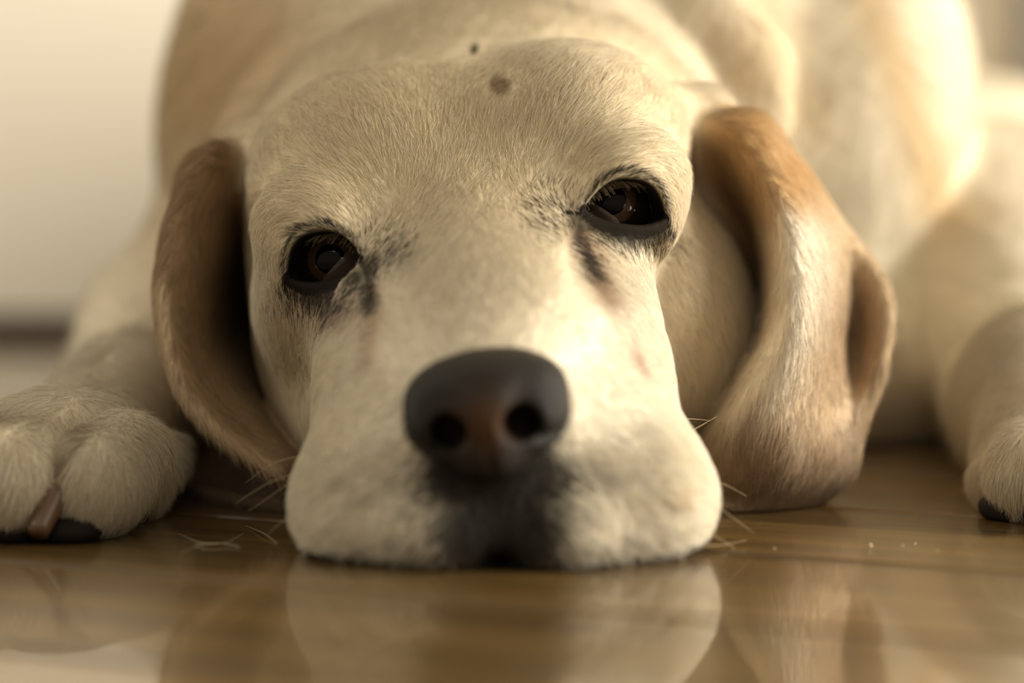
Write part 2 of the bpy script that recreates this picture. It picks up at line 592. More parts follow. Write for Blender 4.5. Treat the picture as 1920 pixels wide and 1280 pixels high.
# ------------------------------------------------------------------ coat markings and some painted light and shade (per vertex, on the animal itself)
PX, PY = project(V)
DEP = V[:, 1]
nv = len(V)
CREAM = np.array((0.74, 0.655, 0.50))
TAN = np.array((0.50, 0.315, 0.14))
BROWN = np.array((0.30, 0.19, 0.10))
BLACK = np.array((0.022, 0.017, 0.011))
vcol = np.tile(CREAM, (nv, 1))
dark = np.zeros(nv)            # share of black hairs
bare = np.zeros(nv)            # naked skin, no hair
hlen = np.full(nv, 0.70)       # hair length
lift = np.full(nv, 0.15)       # how far hairs stand off the skin


def spot(px, py, rx, ry, rot=0.0, d0=0, d1=999, hard=2.0):
    c, s_ = math.cos(math.radians(rot)), math.sin(math.radians(rot))
    x, y = PX - px, PY - py
    q = ((x * c + y * s_) / rx) ** 2 + ((-x * s_ + y * c) / ry) ** 2
    w = np.exp(-0.7 * q ** (hard / 2))
    return w * ((DEP >= d0) & (DEP <= d1))


def stroke(pts, w, d0=0, d1=999):
    out = np.zeros(nv)
    for (x0, y0), (x1, y1) in zip(pts[:-1], pts[1:]):
        l2 = (x1 - x0) ** 2 + (y1 - y0) ** 2
        t = np.clip(((PX - x0) * (x1 - x0) + (PY - y0) * (y1 - y0)) / l2, 0, 1)
        q = ((PX - x0 - t * (x1 - x0)) ** 2 + (PY - y0 - t * (y1 - y0)) ** 2) / w ** 2
        out = np.maximum(out, np.exp(-0.7 * q))
    return out * ((DEP >= d0) & (DEP <= d1))


def tint(w, c, k=1.0):
    global vcol
    w = np.clip(w * k, 0, 1)[:, None]
    vcol = vcol * (1 - w) + np.asarray(c) * w


# neck, saddle and shoulders
tint((DEP > 82) * 1.0, (0.69, 0.61, 0.465))
tint(spot(380, 130, 130, 260, 12, 74), (0.40, 0.26, 0.115), 0.9)
tint(spot(500, 60, 120, 90, 0, 74), (0.52, 0.34, 0.17), 0.8)
tint(stroke([(1610, -60), (1690, 150), (1760, 380)], 40, 76), (0.55, 0.38, 0.19), 0.75)
tint(stroke([(1430, -40), (1470, 130), (1490, 220)], 42, 74), (0.50, 0.37, 0.19), 0.5)
tint(spot(1400, 100, 60, 90, 0, 69, 80), (0.55, 0.37, 0.18), 0.6)
tint(spot(900, 0, 420, 130, 0, 74), (0.58, 0.475, 0.32), 0.8)
tint(spot(1250, 30, 130, 110, 0, 74), (0.62, 0.52, 0.37), 0.6)
# ears
inR = np.zeros(nv); inL = np.zeros(nv)
for row in EAR_R:
    inR = np.maximum(inR, stroke([q[:2] for q in row], 46, 64.5, 73.5))
for row in EAR_L + EAR_LB:
    inL = np.maximum(inL, stroke([q[:2] for q in row], 46, 64.5, 75))
# right ear: only vertices that lie near the ear leather
def near_sheet(g):
    pts = g[::2, ::2].reshape(-1, 3)
    out = np.full(nv, 9.0)
    sel = np.nonzero((V[:, 0] > pts[:, 0].min() - 1) & (V[:, 0] < pts[:, 0].max() + 1) & (V[:, 1] > pts[:, 1].min() - 1) &
                     (V[:, 1] < pts[:, 1].max() + 1) & (V[:, 2] < pts[:, 2].max() + 1))[0]
    for c in np.array_split(sel, max(1, len(sel) // 2000)):
        dd = ((V[c][:, None, :] - pts[None]) ** 2).sum(2)
        out[c] = np.sqrt(dd.min(1))
    return np.clip(2.6 - out / 0.25, 0, 1)


eR, eL, eLB = near_sheet(GR), near_sheet(GL), near_sheet(GLB)
eL = np.maximum(eL, eLB)
eR = eR * np.where(PY < 420, np.clip((PX - 1285) / 70, 0, 1), 1)
eL = eL * np.where(PY < 360, np.clip((475 - PX) / 50, 0, 1), 1)
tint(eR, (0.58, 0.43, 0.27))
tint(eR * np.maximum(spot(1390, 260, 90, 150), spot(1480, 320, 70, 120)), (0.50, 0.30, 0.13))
tint(eR * stroke([(1345, 290), (1388, 380), (1422, 480), (1420, 620), (1382, 710), (1335, 805)], 38), (0.26, 0.158, 0.078))  # brown inner fold, painted deeper to carry its shade
tint(eR * stroke([(1495, 440), (1500, 560), (1450, 690), (1400, 770)], 46), (0.80, 0.70, 0.55), 1.1)  # crest of the fold: light falling on it painted as paler fur
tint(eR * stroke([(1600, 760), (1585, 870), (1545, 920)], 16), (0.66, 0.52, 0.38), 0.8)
tint(eR * spot(1590, 640, 46, 125), (0.33, 0.22, 0.125), 0.95)  # shade in the hollow between the folds, painted into the coat
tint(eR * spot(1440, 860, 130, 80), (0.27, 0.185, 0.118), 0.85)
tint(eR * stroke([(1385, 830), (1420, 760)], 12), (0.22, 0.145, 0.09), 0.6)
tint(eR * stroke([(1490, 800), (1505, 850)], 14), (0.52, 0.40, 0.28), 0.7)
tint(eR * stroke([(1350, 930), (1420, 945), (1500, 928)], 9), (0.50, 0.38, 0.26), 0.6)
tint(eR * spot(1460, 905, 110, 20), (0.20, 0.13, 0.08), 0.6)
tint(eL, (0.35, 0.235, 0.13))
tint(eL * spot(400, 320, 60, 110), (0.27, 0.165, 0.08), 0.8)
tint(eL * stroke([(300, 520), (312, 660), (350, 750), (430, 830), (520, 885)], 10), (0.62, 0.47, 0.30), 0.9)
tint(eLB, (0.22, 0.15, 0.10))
ears = np.maximum(eR, eL)
hlen = np.where(ears > 0.5, 0.75, hlen)
lift = np.where(ears > 0.5, 0.12, lift)
body_far = DEP > 75
hlen = np.where(body_far & (ears < 0.5), 1.8, hlen)

head = (DEP < 75) & (ears < 0.4) & (PX > 400) & (PX < 1420)
paw = (DEP < 75) & (ears < 0.4) & ~head
tint(head * np.clip((PY - 480) / 300, 0, 1), (0.80, 0.715, 0.555), 1.0)
tint(head * np.clip((560 - PY) / 160, 0, 1), (0.70, 0.585, 0.41), 1.0)
# forehead a shade deeper than the muzzle
tint(head * spot(870, 250, 420, 190, 0), (0.63, 0.515, 0.325), 0.7)
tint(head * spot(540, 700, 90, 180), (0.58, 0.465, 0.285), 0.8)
tint(head * spot(1320, 640, 70, 180), (0.80, 0.665, 0.455), 0.9)  # right cheek painted lighter to make up for the ear's shadow
tint(head * spot(905, 560, 160, 110), (0.72, 0.60, 0.43), 0.5)
# forehead spots and small scars
tint(head * spot(936, 162, 21, 21, 0, hard=6), (0.22, 0.155, 0.085), 1.0)
tint(head * spot(888, 93, 7, 12, 25, hard=4), (0.05, 0.038, 0.025), 1.2)
tint(head * spot(1026, 238, 7, 7), (0.36, 0.26, 0.15), 0.7)
tint(head * spot(665, 205, 16, 6, -25), (0.58, 0.36, 0.24), 0.6)
tint(head * spot(1192, 668, 9, 26, -22), (0.40, 0.20, 0.15), 0.75)
for x, y, r in ((1200, 800, 14), (1222, 845, 9), (1130, 900, 14), (1105, 960, 18), (735, 905, 14), (690, 935, 12), (760, 960, 14), (695, 1040, 10),
                (1215, 895, 10), (1180, 1010, 16), (1150, 1040, 12), (640, 905, 10), (740, 1010, 16), (1250, 950, 10)):
    tint(head * spot(x, y, r * 1.3, r), (0.24, 0.20, 0.15), 0.45)
tint(head * spot(1265, 935, 22, 16), (0.60, 0.42, 0.22), 0.6)
# black of the philtrum and lip edge
dark = np.maximum(dark, head * spot(930, 890, 138, 78, 0, 0, 62, 4) * 1.25)
dark = np.maximum(dark, head * spot(940, 1000, 122, 105, 0, 0, 62, 3.4) * 1.15)
dark = np.maximum(dark, head * spot(835, 1045, 130, 34, 0, 0, 62) * 0.5)
dark = np.maximum(dark, head * spot(1060, 1045, 120, 34, 0, 0, 62) * 0.5)
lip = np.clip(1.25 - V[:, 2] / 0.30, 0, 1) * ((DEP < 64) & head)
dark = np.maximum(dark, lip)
# eyes: dark rims, inner-corner patches, tear stains
for e in (EL, ER):
    q = V - e.m
    A = (q @ e.a) / e.hw; Bc = q @ e.b; Gd = q @ e.g
    w = np.clip(1 - np.abs(A) ** 2.8, -0.6, 1)
    o = np.maximum(Bc - e.up * w, -Bc - e.low * w)
    nr = (np.abs(A) < 1.5) & (np.abs(Bc) < 2.2) & (np.abs(Gd) < 2.5)
    e.open = np.where(nr, o, 9)
    rim = np.where(nr, np.clip(1 - (o - np.where(Bc < 0.1, 0.42, 0.02)) / 0.12, 0, 1), 0)
    rim = np.maximum(rim, np.where(nr & (Bc > 0.1), 1.0 * np.exp(-((o - 0.25) / 0.09) ** 2), 0))
    dark = np.maximum(dark, rim)
    bare = np.maximum(bare, np.where(nr & (Gd > -1.5), np.clip(1 - (o - np.where(Bc < 0, 0.22, 0.0)) / 0.06, 0, 1), 0))
S_ = lambda *a, **k: head * spot(*a, **k)
stip = np.maximum(S_(716, 476, 40, 36) * 0.85, S_(1044, 402, 42, 40) * 0.85)      # black hairs among pale ones
dark = np.maximum(dark, S_(692, 508, 16, 28) * 0.95)
dark = np.maximum(dark, S_(668, 518, 30, 20, -20) * 0.9)
dark = np.maximum(dark, S_(1108, 424, 30, 16, 15) * 0.9)
dark = np.maximum(dark, S_(1088, 428, 15, 28) * 0.95)
dark = np.maximum(dark, S_(700, 492, 20, 22) * 0.8)
dark = np.maximum(dark, head * stroke([(680, 492), (691, 525), (700, 566)], 13) * 0.95)
dark = np.maximum(dark, S_(600, 560, 66, 22, 0) * 0.8)
dark = np.maximum(dark, S_(612, 585, 16, 22, 10) * 0.7)
tint(S_(620, 575, 70, 30), (0.33, 0.20, 0.13), 0.6)
tint(head * stroke([(700, 540), (706, 600), (690, 680)], 12), (0.36, 0.22, 0.14), 0.6)
dark = np.maximum(dark, S_(1078, 410, 18, 34) * 0.85)
dark = np.maximum(dark, head * stroke([(1088, 408), (1084, 460), (1102, 505)], 16) * 0.9)
dark = np.maximum(dark, S_(1180, 446, 72, 18, 4) * 0.8)
dark = np.maximum(dark, S_(1238, 440, 20, 26) * 0.6)
tint(S_(1250, 455, 22, 22), (0.30, 0.19, 0.09), 0.7)
tint(head * stroke([(1090, 440), (1105, 510), (1125, 545)], 24), (0.27, 0.15, 0.08), 0.8)
# paws
tint(paw * 1.0, (0.62, 0.53, 0.385), 0.8)
tint(paw * spot(45, 782, 60, 14, 5), (0.30, 0.22, 0.13), 0.75)
tint(paw * spot(170, 803, 26, 9, -10), (0.30, 0.22, 0.13), 0.8)
tint(paw * stroke([(185, 795), (150, 830), (90, 905)], 7), (0.22, 0.16, 0.10), 0.7)  # shade of the crease between the toes, painted in
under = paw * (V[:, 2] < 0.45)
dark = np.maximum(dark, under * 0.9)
# hair lengths and stance
muzz = np.exp(-((PX - 925) / 330) ** 4) * np.clip((PY - 520) / 120, 0, 1) * (DEP < 66) * head
hlen = hlen * (1 - 0.45 * muzz)
lift = lift + 0.25 * muzz * np.clip((PY - 800) / 80, 0, 1)
edge = head * np.clip((PY - 820) / 60, 0, 1) * np.clip((np.abs(PX - 940) - 230) / 90, 0, 1) * (DEP < 64)
lift = lift + 0.10 * edge
hlen = np.where(paw, 0.75, hlen)
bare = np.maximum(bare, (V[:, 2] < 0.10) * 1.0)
for (x, y, r, k) in ((608, 480, 95, 0.45), (1165, 385, 95, 0.45)):
    hlen = hlen * (1 - k * spot(x, y, r, r) * head)
for (x, y, r, k) in ((936, 165, 40, 0.72), (888, 95, 30, 0.75), (718, 480, 70, 0.5), (1046, 408, 70, 0.5)):
    hlen = hlen * (1 - k * spot(x, y, r, r) * head)
nose_m = head * spot(915, 780, 132, 96, 0, 0, 60, 6)
bare = np.maximum(bare, nose_m > 0.6)
dark = np.maximum(dark, nose_m * 1.3)
dark = np.clip(dark, 0, 1)
dark_hair = np.maximum(dark, stip)
dark = np.maximum(dark, stip * 0.3)
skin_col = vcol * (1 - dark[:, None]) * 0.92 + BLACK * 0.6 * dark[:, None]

# ------------------------------------------------------------------ the dog
m_skin, N_, L_, B_ = mat('dog_coat_skin', (0.55, 0.45, 0.30), 0.75, 0.06)
at = N_.new('ShaderNodeAttribute'); at.attribute_name = 'coat'
L_.new(at.outputs['Color'], B_.inputs['Base Color'])
dog = D2.objects.new('dog', None)
COL.objects.link(dog)
dog.location = (0, 0.75, 0)
dog_inv = Matrix.Translation((0, -0.75, 0))
tag(dog, 'cream and tan dog lying flat with its chin on the wooden floor', 'dog')


def child(o, parent=None):
    o.parent = parent or dog
    if (parent or dog) is dog:
        o.matrix_parent_inverse = dog_inv
    return o


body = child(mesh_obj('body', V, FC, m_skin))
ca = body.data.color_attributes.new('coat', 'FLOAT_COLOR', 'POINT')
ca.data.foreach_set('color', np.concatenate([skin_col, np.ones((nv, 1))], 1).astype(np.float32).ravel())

# nose leather: its own little field
nose_c = P(914, 778, 56.7)
NR = frame(roll=8, yaw=-3, pitch=8)          # rows: right, away, up


def nl(x, y, z):
    return nose_c + NR[0] * x + NR[1] * y + NR[2] * z


set_grid(*(np.arange(c - 2.8, c + 2.8, 0.05).astype(np.float32) for c in nose_c))
ell(nl(0, 0.35, 0.55), (2.12, 1.5, 1.12), NR, 0.4)
ell(nl(0, -0.15, 0.25), (1.35, 1.35, 1.15), NR, 0.4)
for sx in (-1, 1):
    ell(nl(sx * 1.25, -0.05, 0.0), (0.92, 1.15, 0.95), NR, 0.35)
ell(nl(0, 0.15, -0.62), (1.55, 1.25, 0.85), NR, 0.5)
ell(nl(0, -0.1, -0.95), (0.95, 1.2, 0.75), NR, 0.5)
for sx in (-1, 1):
    chain([nl(sx * 0.90, -1.45, -0.08), nl(sx * 1.0, -0.2, -0.02)], [0.50, 0.42], 0.2, 'cut')
    chain([nl(sx * 1.0, -1.3, -0.35), nl(sx * 1.45, -0.95, -0.6), nl(sx * 2.1, -0.2, -0.6)], [0.24, 0.17, 0.14], 0.16, 'cut')
cone(nl(0, -1.75, 0.1), nl(0, -1.25, -1.6), 0.16, 0.10, 0.2, 'cut')
NVt, NF = surface_nets(Fd)
NVt = taubin(NVt, NF, 2)
m_nose, N_, L_, B_ = mat('nose_leather', (0.03, 0.024, 0.02), 0.38, 0.12)
at = N_.new('ShaderNodeAttribute'); at.attribute_name = 'coat'
L_.new(at.outputs['Color'], B_.inputs['Base Color'])
vo = N_.new('ShaderNodeTexVoronoi'); vo.inputs['Scale'].default_value = 900
bp = N_.new('ShaderNodeBump'); bp.inputs['Strength'].default_value = 0.25; bp.inputs['Distance'].default_value = 0.0006
L_.new(vo.outputs['Distance'], bp.inputs['Height']); L_.new(bp.outputs[0], B_.inputs['Normal'])
nose = child(mesh_obj('nose', NVt, NF, m_nose))
tag(nose, 'dark brown-black nose')
q = NVt - nose_c
lx, lz = q @ NR[0], q @ NR[2]
wb = np.exp(-((lx / 0.75) ** 2 + ((lz - 0.1) / 0.75) ** 2))[:, None]
nc = np.array((0.014, 0.012, 0.010)) * (1 - wb) + np.array((0.070, 0.036, 0.017)) * wb
ca = nose.data.color_attributes.new('coat', 'FLOAT_COLOR', 'POINT')
ca.data.foreach_set('color', np.concatenate([nc, np.ones((len(nc), 1))], 1).astype(np.float32).ravel())


# eyes
def cap(name, c, axis, ang, R, m, parent, bulge=0.0, span=9.0):
    axis = nrm(axis)
    t = nrm(np.cross(axis, (0, 0, 1))); b = np.cross(axis, t)
    vs, fs = [c + axis * (R + bulge)], []
    nr, ns = 10, 40
    for i in range(1, nr + 1):
        a = ang * i / nr
        rr = R + bulge * max(0, 1 - (a / span) ** 2) - (0.05 if i == nr and name != 'eye' else 0)
        for j in range(ns):
            p = 2 * math.pi * j / ns
            vs.append(c + axis * (math.cos(a) * rr) + (t * math.cos(p) + b * math.sin(p)) * (math.sin(a) * rr))
    for j in range(ns):
        fs.append((0, 1 + (j + 1) % ns, 1 + j))
    for i in range(nr - 1):
        for j in range(ns):
            a0 = 1 + i * ns
            fs.append((a0 + j, a0 + (j + 1) % ns, a0 + ns + (j + 1) % ns, a0 + ns + j))
    o = mesh_obj(name, vs, [f[::-1] for f in fs], m)
    return child(o, parent) if parent is dog else o


m_ball, N_, L_, B_ = mat('eyeball', (0.016, 0.011, 0.008), 0.6, 0.0, 1.0)
m_iris, N_, L_, B_ = mat('iris', (0.055, 0.031, 0.018), 0.6, 0.0, 0.5)
m_pup, *_ = mat('pupil', (0.004, 0.003, 0.003), 0.6, 0.0, 0.3)
m_haw, *_ = mat('third_eyelid', (0.085, 0.058, 0.043), 0.6, 0.0, 0.6)
for e, look, inner in ((EL, (-0.06, -0.99, 0.06), 1), (ER, (-0.06, -0.98, 0.12), -1)):
    ball = cap('eye', e.c, e.g, math.pi * 0.62, e.R, m_ball, dog)
    parts = [cap('iris', e.c, look, 0.68, e.R, m_iris, None, 0.10, 0.68),
             cap('pupil', e.c, look, 0.38, e.R + 0.006, m_pup, None, 0.10, 0.68),
             cap('third_eyelid', e.c, e.g * 0.40 + e.a * inner * 0.52 - e.b * 0.62, 0.86 if inner > 0 else 0.74, e.R + 0.11, m_haw, None, 0.0, 9)]
    for p in parts:
        p.parent = ball
        p.matrix_parent_inverse = Matrix.Identity(4)
        p.location = (0, 0, 0)
    ball.matrix_parent_inverse = dog_inv
    for p in parts:
        p.matrix_parent_inverse = Matrix.Identity(4)


# claws and pads
def tube(name, pts, rs, m, parent, flat=1.0, ns=14, n=14, endcap=True):
    pts = catmull(np.array(pts), n); rs = np.interp(np.linspace(0, 1, n), np.linspace(0, 1, len(rs)), rs)
    vs, fs = [], []
    for i in range(n):
        t = nrm(pts[min(i + 1, n - 1)] - pts[max(i - 1, 0)])
        u = nrm(np.cross(t, (0, -1, 0.02))); w = np.cross(t, u)
        for j in range(ns):
            a = 2 * math.pi * j / ns
            vs.append(pts[i] + (u * math.cos(a) * flat + w * math.sin(a)) * rs[i])
    for i in range(n - 1):
        for j in range(ns):
            fs.append((i * ns + j, i * ns + (j + 1) % ns, (i + 1) * ns + (j + 1) % ns, (i + 1) * ns + j))
    if endcap:
        fs += [tuple(range(ns))[::-1], tuple((n - 1) * ns + j for j in range(ns))]
    return child(mesh_obj(name, vs, fs, m), parent)


m_claw, N_, L_, B_ = mat('claw_horn', (0.30, 0.165, 0.085), 0.4, 0.5)
n1 = N_.new('ShaderNodeTexNoise'); n1.inputs['Scale'].default_value = 300
r = N_.new('ShaderNodeValToRGB')
r.color_ramp.elements[0].color = (0.075, 0.038, 0.017, 1); r.color_ramp.elements[1].color = (0.16, 0.088, 0.042, 1)
L_.new(n1.outputs['Fac'], r.inputs[0]); L_.new(r.outputs[0], B_.inputs['Base Color'])
tube('claw', [P(125, 885, 62.6), P(107, 920, 61.6), P(90, 955, 61.2), P(70, 1000, 60.7)], [0.46, 0.44, 0.42, 0.33], m_claw, dog, 0.9)
tube('claw', [P(-40, 900, 61.6), P(-52, 935, 60.9), P(-64, 970, 60.6), P(-75, 1005, 60.6)], [0.40, 0.38, 0.33, 0.24], m_claw, dog, 0.9)
tube('claw', [P(1960, 900, 63.6), P(1955, 935, 63.0), P(1950, 962, 62.9), P(1946, 985, 63.0)], [0.40, 0.38, 0.33, 0.24], m_claw, dog, 0.9)
m_pad, *_ = mat('paw_pad_skin', (0.014, 0.011, 0.008), 0.8, 0.15)


def pad(c, r):
    vs, fs = [], []
    nu, nw = 16, 10
    for i in range(nw + 1):
        a = math.pi * i / nw
        for j in range(nu):
            b = 2 * math.pi * j / nu
            vs.append((c[0] + r[0] * math.sin(a) * math.cos(b), c[1] + r[1] * math.sin(a) * math.sin(b), max(0.01, c[2] + r[2] * math.cos(a))))
    for i in range(nw):
        for j in range(nu):
            fs.append((i * nu + j, (i + 1) * nu + j, (i + 1) * nu + (j + 1) % nu, i * nu + (j + 1) % nu))
    child(mesh_obj('paw_pad', vs, fs, m_pad))


for px, d in ((30, 62.1), (140, 62.0), (1890, 66), (1975, 64.2)):
    p = P(px, 1000, d)
    pad((p[0], p[1], 0.30), (0.9, 1.2, 0.50))

# ------------------------------------------------------------------ fur
COMB = [  # photograph pixel, direction on the picture (right, down), reach, depth range
    (870, 250, 0.02, -1, 170, 0, 75), (870, 420, 0.0, -1, 90, 0, 75), (905, 560, 0.05, -1, 90, 0, 75),
    (620, 250, -0.55, -0.8, 130, 0, 75), (1140, 200, 0.55, -0.8, 130, 0, 75), (520, 260, -0.8, -0.5, 90, 0, 75), (1270, 200, 0.85, -0.5, 90, 0, 75),
    (690, 360, -0.45, -0.85, 60, 0, 75), (600, 360, -0.9, -0.35, 55, 0, 75), (530, 400, -0.85, 0.35, 45, 0, 75), (500, 470, -0.35, 0.95, 50, 0, 75),
    (1070, 300, 0.4, -0.9, 60, 0, 75), (1160, 285, 0.95, -0.15, 55, 0, 75), (1235, 320, 0.85, 0.5, 45, 0, 75), (1270, 400, 0.3, 0.95, 50, 0, 75),
    (720, 470, 0.55, -0.8, 35, 0, 75), (1035, 400, -0.6, -0.75, 35, 0, 75),
    (620, 590, -0.35, 0.95, 60, 0, 75), (540, 650, -0.35, 0.95, 100, 0, 75), (560, 800, -0.2, 1.0, 100, 0, 75),
    (1150, 490, 0.45, 0.9, 60, 0, 75), (1190, 600, 0.35, 0.95, 60, 0, 66), (1310, 600, 0.45, 0.9, 100, 0, 75), (1290, 760, 0.2, 1.0, 80, 0, 75),
    (760, 640, -0.6, -0.5, 70, 0, 66), (1080, 610, 0.6, -0.6, 60, 0, 66), (700, 780, -0.8, 0.6, 90, 0, 66), (1150, 760, 0.75, 0.65, 90, 0, 66),
    (650, 930, -0.95, 0.3, 90, 0, 66), (1240, 920, 0.95, 0.25, 90, 0, 66), (800, 1000, -0.6, 0.8, 90, 0, 66), (1080, 1000, 0.6, 0.8, 90, 0, 66),
    (930, 960, 0, 1, 60, 0, 66),
    (350, 450, -0.35, 1, 120, 64, 76), (350, 650, 0.2, 1, 100, 64, 76), (480, 840, 0.7, 0.8, 80, 64, 76),
    (1400, 300, 0.5, 0.9, 110, 64, 76), (1480, 520, 0.12, 1, 130, 64, 76), (1600, 620, -0.1, 1, 100, 64, 76), (1450, 800, -0.25, 1, 120, 64, 76), (1450, 910, 0.0, 1, 90, 64, 76),
    (100, 800, -0.1, 1, 120, 0, 75), (50, 920, -0.25, 1, 90, 0, 75), (190, 900, -0.35, 1, 80, 0, 75), (1900, 850, 0.1, 1, 120, 0, 75),
]


def comb(p, px, py):
    W = np.full(len(p), 1e-4); dx = np.zeros(len(p)); dy = np.full(len(p), 1e-4) * 1.0
    for x, y, a, b, r, d0, d1 in COMB:
        w = np.exp(-((px - x) ** 2 + (py - y) ** 2) / (r * r)) * ((p[:, 1] >= d0) & (p[:, 1] < d1))
        l = math.hypot(a, b)
        dx += w * a / l; dy += w * b / l; W += w
    l = np.hypot(dx, dy) + 1e-9
    dx, dy = dx / l, dy / l
    far = np.clip((p[:, 1] - 73) / 4, 0, 1)
    d = np.stack([dx, 0.10 * np.ones(len(p)), -dy], 1)
    back = np.tile(np.array((0.1, 0.75, -0.65)), (len(p), 1))
    return d * (1 - far[:, None]) + back * far[:, None]


def grow(name, faces, n_total, weight, radius, material, npts=5, seed=1, len_mul=1.0, label=None):
    g = np.random.default_rng(seed)
    A = V[FC[:, 0]]
    cr = np.cross(V[FC[:, 2]] - V[FC[:, 0]], V[FC[:, 3]] - V[FC[:, 1]])
    area_f = np.linalg.norm(cr, axis=1) * 0.5 * weight[FC].mean(1)
    cdf = np.cumsum(area_f)
    n = int(min(n_total, n_total))
    f = np.searchsorted(cdf, g.random(n) * cdf[-1])
    u, v = g.random(n), g.random(n)
    c4 = np.stack([(1 - u) * (1 - v), u * (1 - v), u * v, (1 - u) * v], 1)
    ids = FC[f]

    def ip(arr):
        return (arr[ids] * (c4[..., None] if arr.ndim == 2 else c4)).sum(1)
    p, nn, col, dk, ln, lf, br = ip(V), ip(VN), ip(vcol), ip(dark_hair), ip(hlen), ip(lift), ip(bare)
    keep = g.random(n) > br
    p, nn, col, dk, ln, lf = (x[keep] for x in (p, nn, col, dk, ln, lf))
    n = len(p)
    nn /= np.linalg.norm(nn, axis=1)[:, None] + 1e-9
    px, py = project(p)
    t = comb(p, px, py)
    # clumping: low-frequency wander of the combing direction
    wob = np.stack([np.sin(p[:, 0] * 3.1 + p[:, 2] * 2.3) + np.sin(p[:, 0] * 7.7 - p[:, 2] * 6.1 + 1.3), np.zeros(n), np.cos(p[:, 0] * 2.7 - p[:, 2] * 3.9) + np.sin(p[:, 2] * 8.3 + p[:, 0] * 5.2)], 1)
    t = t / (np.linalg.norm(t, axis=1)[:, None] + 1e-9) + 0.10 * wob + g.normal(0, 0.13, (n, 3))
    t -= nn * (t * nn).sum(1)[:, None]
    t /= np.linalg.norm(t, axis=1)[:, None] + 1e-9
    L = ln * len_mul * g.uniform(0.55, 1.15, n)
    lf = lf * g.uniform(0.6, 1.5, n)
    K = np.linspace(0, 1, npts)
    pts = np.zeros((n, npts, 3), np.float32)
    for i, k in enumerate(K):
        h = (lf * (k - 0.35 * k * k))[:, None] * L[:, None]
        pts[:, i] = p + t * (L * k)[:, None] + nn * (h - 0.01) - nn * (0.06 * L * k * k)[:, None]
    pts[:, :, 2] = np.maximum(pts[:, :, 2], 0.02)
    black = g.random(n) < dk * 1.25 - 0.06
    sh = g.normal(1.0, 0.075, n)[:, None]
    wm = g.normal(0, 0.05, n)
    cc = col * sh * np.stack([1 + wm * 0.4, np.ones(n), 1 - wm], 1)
    streak = g.random(n) < 0.10
    cc[streak] *= np.array((0.62, 0.56, 0.50))
    cc[black] = BLACK * g.uniform(0.7, 2.2, (black.sum(), 1))
    cv = D2.hair_curves.new(name)
    cv.add_curves([npts] * n)
    cv.attributes['position'].data.foreach_set('vector', (pts * 0.01).ravel().astype(np.float32))
    rr = np.tile(np.array([1.0, 1.0, 0.85, 0.6, 0.15])[:npts] if npts == 5 else np.linspace(1, 0.2, npts), (n, 1)) * (radius * g.uniform(0.8, 1.25, n))[:, None]
    ra = cv.attributes.get('radius') or cv.attributes.new('radius', 'FLOAT', 'POINT')
    ra.data.foreach_set('value', (rr * 0.01).ravel().astype(np.float32))
    ca = cv.attributes.new('coat', 'FLOAT_COLOR', 'CURVE')
    ca.data.foreach_set('color', np.concatenate([np.clip(cc, 0, 1), np.ones((n, 1))], 1).ravel().astype(np.float32))
    na = cv.attributes.new('skin_normal', 'FLOAT_VECTOR', 'CURVE')
    na.data.foreach_set('vector', nn.ravel().astype(np.float32))
    cv.materials.append(material)
    o = D2.objects.new(name, cv)
    COL.objects.link(o)
    child(o)
    o['kind'] = 'stuff'
    return o


m_fur = D2.materials.new('fur')
m_fur.use_nodes = True
N_ = m_fur.node_tree.nodes; L_ = m_fur.node_tree.links
N_.clear()
out = N_.new('ShaderNodeOutputMaterial')
dif = N_.new('ShaderNodeBsdfDiffuse')
at = N_.new('ShaderNodeAttribute'); at.attribute_name = 'coat'
an = N_.new('ShaderNodeAttribute'); an.attribute_name = 'skin_normal'
geo = N_.new('ShaderNodeNewGeometry')
mx = N_.new('ShaderNodeMix'); mx.data_type = 'VECTOR'; mx.inputs['Factor'].default_value = 0.25
L_.new(an.outputs['Vector'], mx.inputs['A']); L_.new(geo.outputs['Normal'], mx.inputs['B'])
nz = N_.new('ShaderNodeVectorMath'); nz.operation = 'NORMALIZE'
L_.new(mx.outputs['Result'], nz.inputs[0])
L_.new(at.outputs['Color'], dif.inputs['Color']); L_.new(nz.outputs[0], dif.inputs['Normal'])
gl = N_.new('ShaderNodeBsdfGlossy'); gl.inputs['Roughness'].default_value = 0.45
ms = N_.new('ShaderNodeMixShader'); ms.inputs[0].default_value = 0.03
L_.new(dif.outputs[0], ms.inputs[1]); L_.new(gl.outputs[0], ms.inputs[2])
L_.new(ms.outputs[0], out.inputs['Surface'])

face_dens = np.where(head, 1.0, np.where(ears > 0.4, 0.55, np.where(paw, 0.9, 0.05)))
face_dens = face_dens * np.where(VN[:, 1] > 0.35, 0.3, 1.0) * (PX > -350) * (PX < 2300) * (DEP < 125) * (V[:, 2] > 0.05)
if FUR:
    grow('fur', FC, 560000, face_dens, 0.0048, m_fur, seed=3)


